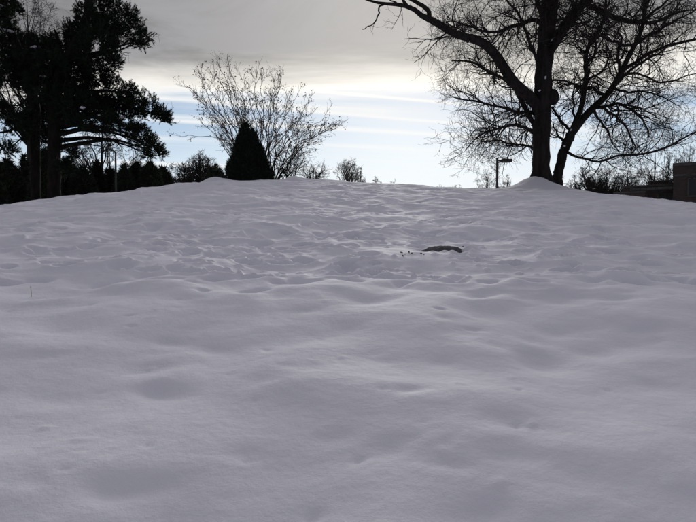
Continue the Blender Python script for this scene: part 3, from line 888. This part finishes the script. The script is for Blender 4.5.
row = [(-18, 150, 40, 36, 'r'), (6, 160, 38, 30, 'r'), (24, 156, 42, 26, 'p'), (44, 150, 37, 22, 'r'), (66, 160, 40, 24, 'r'), (82, 168, 39, 22, 'r'), (97, 161, 41, 17, 'p'), (110, 170, 42, 20, 'r'), (124, 166, 39, 20, 'p'), (137, 164, 41, 19, 'r'), (150, 163, 40, 20, 'r'), (162, 168, 42, 20, 'r')]
names = {'r': 'round_evergreen', 'p': 'pointed_evergreen'}
rlab = {44: 'round evergreen filling the gap between the two pine trunks', -18: 'broad round evergreen at the far end of the row, past the pines', 6: 'round evergreen in the row, seen past the thinner pine trunk', 24: 'pointed evergreen seen beside the thinner pine trunk',
        66: 'round evergreen in the row right beside the thicker pine trunk', 82: 'low round evergreen in the row, between the pine and the arm of the street light', 97: 'spiky pointed evergreen in the row under the arm of the street light',
        110: 'low round evergreen in the row, at the foot of the tall street light pole', 124: 'pointed evergreen in the row just past the tall street light pole', 137: 'round evergreen in the row, next to the pointed one past the tall street light',
        150: 'taller round evergreen in the row under the drooping pine bough', 162: 'round evergreen ending the row, next to the bare trees'}
for i, (px, py, Yd, wpx, kd) in enumerate(row):
    x, hgt = ground_h(px, py, Yd)
    r0 = wpx * .5 * Yd / FPX * 1.12
    if kd == 'r': pf = [(0, r0 * .8, 0), (hgt * .4, r0 * 1.05, 0), (hgt * .7, r0 * .95, .05), (hgt * .88, r0 * .62, .0), (hgt, .08, 0)]
    else: pf = [(0, r0 * .95, 0), (hgt * .5, r0 * .95, 0), (hgt * .75, r0 * .62, .04), (hgt * .92, r0 * .22, .0), (hgt, .03, 0)]
    leafy_cone(names[kd], rlab[px], 'evergreen', pf, x, Yd, 90 + i, M_HEDGE, 2300, .34, .075, 'row of evergreens behind the brow', wave=.22, per=6, spread=.75)
# dark evergreen bush between the bare trees
x, hgt = ground_h(215, 165, 52)
leafy_cone('round_evergreen', 'small dark evergreen bush beside the round-crowned bare tree', 'evergreen', [(0, .9, 0), (hgt * .5, 1.1, 0), (hgt * .8, .95, 0), (hgt * .93, .6, 0), (hgt, .1, 0)], x, 52, 120, M_HEDGE, 1500, .3, .07, None, wave=.22, per=6, spread=.75)


# ------------------------------------------------------------------ distant bare trees
def far_tree(label, px, py_top, wpx, Yd, seed, dens=1.0, mat=M_FAR, group=None, trunk_w=.16, spread=1.0, leanx=0, crown_base=.35):
    rg = np.random.default_rng(seed)
    x, H = ground_h(px, py_top, Yd)
    zb = gz(x, Yd)
    root = empty('distant_bare_tree', (x, Yd, zb), label, 'tree', group)
    w = wpx * Yd / FPX
    tr = np.array([(x, Yd, zb - .3, trunk_w * 1.2), (x, Yd, zb + H * .3, trunk_w), (x + leanx * .5, Yd, zb + H * .62, trunk_w * .7), (x + leanx, Yd, zb + H * .97, trunk_w * .12)])
    tr = gnarl(resample(tr, 22), .35, 4, seed)
    V, F = tubes(tr[None, :, :3], tr[None, :, 3], 7)
    mesh_obj('trunk', V, F, mat, root)
    S = []
    nb = int(30 * dens)
    cz, rz_ = zb + H * (crown_base + 1) / 2, H * (1 - crown_base) / 2
    for i in range(nb):
        u = unit(rg.normal(size=3)); u[2] = abs(u[2]) * 1.1 - .35; u = unit(u) * rg.uniform(.7, 1.0)
        tip = np.array([x + leanx + u[0] * w * .5, Yd + u[1] * w * .45, cz + u[2] * rz_])
        rch = math.hypot(u[0], u[1]) * w * .5
        zt0 = min(max(tip[2] - rch * rg.uniform(.8, 1.5) - .1 * H, zb + H * .25), zb + H * .9)
        k = int(np.argmin(np.abs(tr[:, 2] - zt0))); a = tr[k, :3]
        mid = a * .45 + tip * .55 + np.array([u[0] * w * .06, u[1] * w * .06, 0])
        S.append(gnarl(resample(np.array([(*a, tr[k, 3] * .6), (*mid, tr[k, 3] * .36), (*tip, .012)]), 10), .3, 4, seed + i))
    A = np.stack(S)
    sc = w / 6
    P1, R1 = grow(A[:, :, :3], A[:, :, 3], int(200 * dens), .8 * sc, 2.2 * sc, (25, 65), .2, 6, .2, .02, .04, .6, .5, rg, .45, .016)
    P2, R2 = grow(P1, R1, int(1100 * dens), .4 * sc, 1.2 * sc, (25, 65), .15, 5, .24, 0, .02, .7, .6, rg, .4, .014)
    P3, R3 = grow(P2, R2, int(2600 * dens), .2 * sc, .7 * sc, (25, 65), .15, 4, .24, 0, .013, .8, .7, rg, .4, .012)
    V, F = join([tubes(A[:, :, :3], A[:, :, 3], 5), tubes(P1, R1, 4), tubes(P2, R2, 3), tubes(P3, R3, 3)])
    mesh_obj('crown', V, F, mat, root, smooth=False)


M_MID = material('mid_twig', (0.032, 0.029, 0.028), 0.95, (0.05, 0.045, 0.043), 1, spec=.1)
far_tree('round-crowned bare tree, largest of the bare trees between the evergreen row and the fan-shaped shrub', 200, 152, 34, 62, 130, 2.3, M_MID, None, .22, crown_base=.5)
far_tree('smaller bare tree between the evergreen row and the round-crowned bare tree', 183, 159, 24, 60, 131, 2.0, M_MID, None, .16, crown_base=.45)
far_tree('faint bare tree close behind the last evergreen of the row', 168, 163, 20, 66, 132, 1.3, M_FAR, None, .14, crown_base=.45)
far_tree('tall bare tree with long limbs, seen under pine boughs behind the tall street light', 103, 118, 62, 46, 133, .75, M_MID, None, .15, crown_base=.45)
far_tree('bare tree showing through the gaps in the pines, above the evergreen row', 26, -18, 110, 46, 134, 1.0, M_MID, None, .15, crown_base=.45)
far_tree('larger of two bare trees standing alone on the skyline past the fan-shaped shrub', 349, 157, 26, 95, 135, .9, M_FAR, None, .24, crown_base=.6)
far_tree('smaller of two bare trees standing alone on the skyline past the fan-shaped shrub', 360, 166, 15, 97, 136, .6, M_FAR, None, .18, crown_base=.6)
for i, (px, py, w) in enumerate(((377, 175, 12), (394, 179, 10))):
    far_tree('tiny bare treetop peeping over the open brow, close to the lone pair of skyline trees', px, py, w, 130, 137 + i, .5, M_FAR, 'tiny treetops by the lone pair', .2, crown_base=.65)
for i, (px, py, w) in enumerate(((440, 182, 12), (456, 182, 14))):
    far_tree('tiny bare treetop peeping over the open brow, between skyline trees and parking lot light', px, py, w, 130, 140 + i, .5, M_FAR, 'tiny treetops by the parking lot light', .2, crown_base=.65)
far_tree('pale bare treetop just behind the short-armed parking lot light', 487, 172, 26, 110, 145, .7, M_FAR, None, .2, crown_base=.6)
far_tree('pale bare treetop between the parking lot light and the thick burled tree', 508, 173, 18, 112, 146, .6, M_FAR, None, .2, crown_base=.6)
far_tree('dense bare tree filling the gap just past the slim leaning tree', 588, 164, 34, 70, 147, 2.4, M_MID, None, .2, crown_base=.45)
far_tree('dense bare tree halfway between the slim leaning tree and the brick building', 607, 166, 32, 74, 148, 2.4, M_MID, None, .2, crown_base=.45)
far_tree('dense bare tree behind the near end of the low brick wing', 628, 168, 32, 84, 149, 2.4, M_MID, None, .2, crown_base=.45)
far_tree('thin bare tree rising behind the middle of the low brick wing', 655, 148, 30, 92, 150, .8, M_MID, None, .16, crown_base=.5)
far_tree('thin bare tree rising close against the tall brick block', 669, 146, 22, 90, 151, .7, M_MID, None, .14, crown_base=.5)
far_tree('bare tree with crossing twigs behind the tall brick block', 690, 140, 36, 96, 152, .8, M_MID, None, .18, crown_base=.5)


# ------------------------------------------------------------------ lamps
def box(c, sx, sy, sz):
    x, y, z = c
    V = np.array([(x + a * sx / 2, y + b * sy / 2, z + d * sz / 2) for a in (-1, 1) for b in (-1, 1) for d in (-1, 1)])
    F = np.array([(0, 1, 3, 2), (4, 6, 7, 5), (0, 4, 5, 1), (2, 3, 7, 6), (0, 2, 6, 4), (1, 5, 7, 3)])
    return V, F


def bevelled(o, w=.02):
    b = o.modifiers.new('bevel', 'BEVEL'); b.width = w; b.segments = 2; b.limit_method = 'ANGLE'
    return o


YL = 42.0
s = YL / FPX
pb = at(497, 190, YL); zt = at(497, 158.5, YL)[2]; zg = gz(pb[0], YL)
lamp = empty('parking_lot_light', (pb[0], YL, zg), 'dark square pole light with one flat box head, beside the burled tree mound', 'street light')
V, F = box((pb[0], YL, (zt + zg) / 2 - .1), .15, .15, zt - zg + .2); bevelled(mesh_obj('pole', V, F, M_METAL, lamp, False), .015)
V, F = box((pb[0], YL, zt + .015), .17, .17, .03); mesh_obj('pole_cap', V, F, M_METAL, lamp, False)
V, F = box((pb[0] + .19, YL, zt - .17), .24, .07, .10); mesh_obj('arm', V, F, M_METAL, lamp, False)
hd = box((pb[0] + .68, YL, zt - .17), .76, .42, .22)
hv = hd[0].copy(); hv[:, 2] += np.where(hv[:, 0] > pb[0] + .68, .02, 0)
head = bevelled(mesh_obj('lamp_head', hv, hd[1], M_METAL, lamp, False), .03)
V, F = box((pb[0] + .68, YL, zt - .285), .56, .34, .02); mesh_obj('lens', V, F, M_LENS, lamp, False)
V, F = box((pb[0], YL, zg + .12), .42, .42, .3); mesh_obj('footing', V, F, M_COPING, lamp, False)

YL2 = 38.0
p1 = at(115.5, 152, YL2); zg = gz(p1[0], YL2)
lamp2 = empty('street_light', (p1[0], YL2, zg), 'tall round-poled street light with a long arm, standing in the evergreen row', 'street light')
q = np.array([(p1[0], YL2, zg - .3, .085), (p1[0], YL2, zg + 1.5, .078), (p1[0], YL2, p1[2], .055)])
branch_mesh('pole', q, 10, M_METAL, lamp2, 10)
e = at(93, 145, YL2); m_ = at(106, 147.5, YL2)
branch_mesh('arm', np.array([(*p1, .05), (*m_, .042), (*e, .036)]), 8, M_METAL, lamp2, 12)
h0 = at(87, 144.5, YL2)
V, F = lump((h0[0], YL2, h0[2]), .36, .15, .085, 5, 14, 8, .0); mesh_obj('lamp_head', V, F, M_METAL, lamp2)
V, F = lump((h0[0] - .08, YL2, h0[2] - .06), .19, .11, .07, 5, 12, 6, .0); mesh_obj('lens', V, F, M_LENS, lamp2)


# ------------------------------------------------------------------ brick building past the right brow
def brick_material():
    m = bpy.data.materials.new('brick'); m.use_nodes = True
    G = NG(m.node_tree); L = m.node_tree.links
    b = m.node_tree.nodes['Principled BSDF']; b.inputs['Roughness'].default_value = .9
    t = G.node('ShaderNodeTexCoord')
    sp = G.node('ShaderNodeSeparateXYZ'); L.new(t.outputs['Object'], sp.inputs[0])
    vec = G.xyz(G.m('ADD', sp.outputs[0], sp.outputs[1]), sp.outputs[2])
    br = G.node('ShaderNodeTexBrick')
    L.new(vec, br.inputs['Vector'])
    br.inputs['Scale'].default_value = 1.0
    br.inputs['Brick Width'].default_value = .23; br.inputs['Row Height'].default_value = .078; br.inputs['Mortar Size'].default_value = .008
    br.inputs['Color1'].default_value = (.030, .020, .017, 1); br.inputs['Color2'].default_value = (.050, .031, .026, 1); br.inputs['Mortar'].default_value = (.07, .066, .062, 1)
    f = G.rng(G.noise(vec, 1.3, 5.0, .6), .3, .7, .0, .35)
    L.new(G.mix(f, br.outputs['Color'], (.022, .017, .015)), b.inputs['Base Color'])
    bn = G.node('ShaderNodeBump'); bn.inputs['Strength'].default_value = .5; bn.inputs['Distance'].default_value = .01
    L.new(br.outputs['Fac'], bn.inputs['Height']); bn.invert = True
    L.new(bn.outputs[0], b.inputs['Normal'])
    return m


M_BRICK = brick_material()
YBd = 62.0                                  # range of the front wall along the ray to the corner of the tall block
PHI = math.atan((673.5 - 348) / FPX)
BN = np.array([math.sin(PHI), math.cos(PHI)]); BT = np.array([math.cos(PHI), -math.sin(PHI)])


def on_front(px, py, off=0.0):
    """pixel -> (along the front, height) on the plane of the front wall set back by off"""
    d = at(px, py, 1.0) - np.array([0, 0, CAM_Z])
    k = (YBd + off) / (d[0] * BN[0] + d[1] * BN[1])
    p = d * k
    return p[0] * BT[0] + p[1] * BT[1], CAM_Z + p[2]


BO = BN * YBd
BZ = gz(BO[0], BO[1])


def bbox(name, x0, x1, y0, y1, z0, z1, mat, parent, bev=0.0):
    V, F = box(((x0 + x1) / 2, (y0 + y1) / 2, (z0 + z1) / 2), x1 - x0, y1 - y0, z1 - z0)
    r = parent
    while r.parent: r = r.parent
    o = mesh_obj(name, V + np.array([0, 0, 0]), F, mat, None, False)
    o.data.transform(__import__('mathutils').Matrix.Translation((0, 0, -BZ)))
    o.parent = parent
    return bevelled(o, bev) if bev else o


bld = empty('brick_building', (BO[0], BO[1], BZ), 'dark brick building with a tall flat-roofed block and a low flat-roofed wing', 'building')
bld.rotation_euler = (0, 0, -PHI)


def block(name, px0, px1, py, off, depth, coping, over, ext=0.0):
    x0, z = on_front(px0, py, off); x1, _ = on_front(px1, py, off); x1 += ext
    w_ = bbox(name, x0, x1, off, off + depth, BZ - 1, z - coping, M_BRICK, bld)
    bbox('coping', x0 - over, x1 + over, off - over, off + depth + over, z - coping + .003, z, M_COPING, w_, .02)
    return w_, x0, x1, z


tall, tx0, tx1, tz = block('tall_block', 673.5, 700, 163.3, 0, 12, .28, .07, 9)
wing, wx0, wx1, wz = block('low_wing', 622, 673.2, 186, 1.4, 9, .22, .07)
block('roof_block', 650, 672.0, 181, 4.2, 3, .14, .05)
cx0, cz1 = on_front(630, 188.2, .5); cx1, _ = on_front(673, 188.2, .5)
bbox('entrance_canopy', cx0, cx1, .45, 1.39, cz1 - .24, cz1, M_COPING, bld, .02)
bbox('parapet_band', tx0 - .04, tx1 + .04, -.04, 12.04, tz - 1.25, tz - 1.05, M_COPING, tall)


def window(x, z, w, hh, y, wall):
    wd = bbox('window', x - w / 2 - .08, x + w / 2 + .08, y - .05, y + .02, z - hh / 2 - .08, z + hh / 2 + .08, M_FRAME, wall)
    for i in range(2):
        xc = x + (i - .5) * w * .5
        bbox('pane', xc - w * .25 + .03, xc + w * .25 - .03, y - .062, y - .045, z - hh / 2, z + hh / 2, M_GLASS, wd)
    bbox('sill', x - w / 2 - .15, x + w / 2 + .15, y - .18, y + .02, z - hh / 2 - .18, z - hh / 2 - .083, M_COPING, wd)


for zf in (tz - 2.3, tz - 5.4):
    for k in range(3): window(tx0 + 2.0 + 3.2 * k, zf, 1.5, 1.5, 0, tall)
for k in range(2): window(wx0 + 1.6 + 2.2 * k, wz - 1.5, 1.2, 1.0, 1.4, wing)
rx0, rz1 = on_front(614, 192.4, -3); rx1, _ = on_front(645, 192.4, -3)
rc = BO + BT * (rx0 + rx1) / 2 - BN * 3
rw = empty('retaining_wall', (rc[0], rc[1], BZ), 'low dark brick garden wall standing in front of the brick wing', 'wall')
rw.rotation_euler = (0, 0, -PHI)
hw = (rx1 - rx0) / 2
bbox('wall', -hw, hw, -.17, .17, BZ - 1, rz1 - .14, M_BRICK, rw)
bbox('coping', -hw - .05, hw + .05, -.23, .23, rz1 - .137, rz1, M_COPING, rw, .02)

# ------------------------------------------------------------------ things lying on the snow
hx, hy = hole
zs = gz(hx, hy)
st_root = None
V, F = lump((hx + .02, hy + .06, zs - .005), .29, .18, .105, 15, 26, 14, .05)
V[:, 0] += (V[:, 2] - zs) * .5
tag(mesh_obj('hollow_shade_lump', V, F, M_HOLLOW_SHADE), 'dark lump standing in for the shade of a snow hollow, midway up the slope', 'painted shade')  # added dark lump, its colour imitates the shaded wall of a hollow
lr = np.random.default_rng(17)


def ground_hit(px, py):                     # now on the finished snow surface
    p0 = at(px, py, 1.0) - np.array([0, 0, CAM_Z])
    for q in np.arange(1.6, 26, .01):
        if gz(p0[0] * q, q) >= CAM_Z + p0[2] * q: return p0[0] * q, q
    return p0[0] * 20, 20.0


for i, (px, py) in enumerate(((401.5, 254), (403, 257), (409, 253.5), (412, 254.5), (421, 255), (424, 256), (463, 248), (405, 255.5))):
    gx, gy = ground_hit(px, py)
    z = gz(gx, gy) + .006
    a = lr.uniform(0, 3); w, l = lr.uniform(.006, .011), lr.uniform(.012, .022)
    u = np.array([math.cos(a), math.sin(a), lr.uniform(-.1, .5)]); v = np.array([-math.sin(a), math.cos(a), lr.uniform(-.2, .2)])
    c = np.array([gx, gy, z + .010])
    ring = [c - u * l, c - u * l * .3 - v * w, c + u * l * .5 - v * w * .8, c + u * l, c + u * l * .5 + v * w * .8, c - u * l * .3 + v * w]
    top = np.array([r_ + np.array([0, 0, .004 + .006 * lr.random()]) for r_ in ring]); bot = np.array(ring) - np.array([0, 0, .004])
    F6 = np.array([[0, 1, 2, 3], [0, 3, 4, 5], [9, 8, 7, 6], [11, 10, 9, 6]] + [[k, k + 6, (k + 1) % 6 + 6, (k + 1) % 6] for k in range(6)])
    tag(mesh_obj('dead_leaf', np.vstack([top, bot]), F6, M_LEAF, None, False), 'tiny dark curled dead leaf on the snow beside the dark lump in the hollow', 'leaf', 'dead leaves beside the stone')
gx, gy = ground_hit(31, 297)
zz = gz(gx, gy)
stalk = empty('dry_grass_stalk', (gx, gy, zz), 'single thin dry grass stalk poking out of the snow', 'grass stalk')
branch_mesh('stem', np.array([(gx, gy, zz - .05, .003), (gx + .004, gy, zz + .04, .0020), (gx - .004, gy + .005, zz + .085, .0014)]), 5, M_STRAW, stalk, 10)
V, F = lump((gx - .005, gy + .006, zz + .09), .0025, .0025, .010, 3, 7, 5, .2); mesh_obj('seed_head', V, F, M_STRAW, stalk)
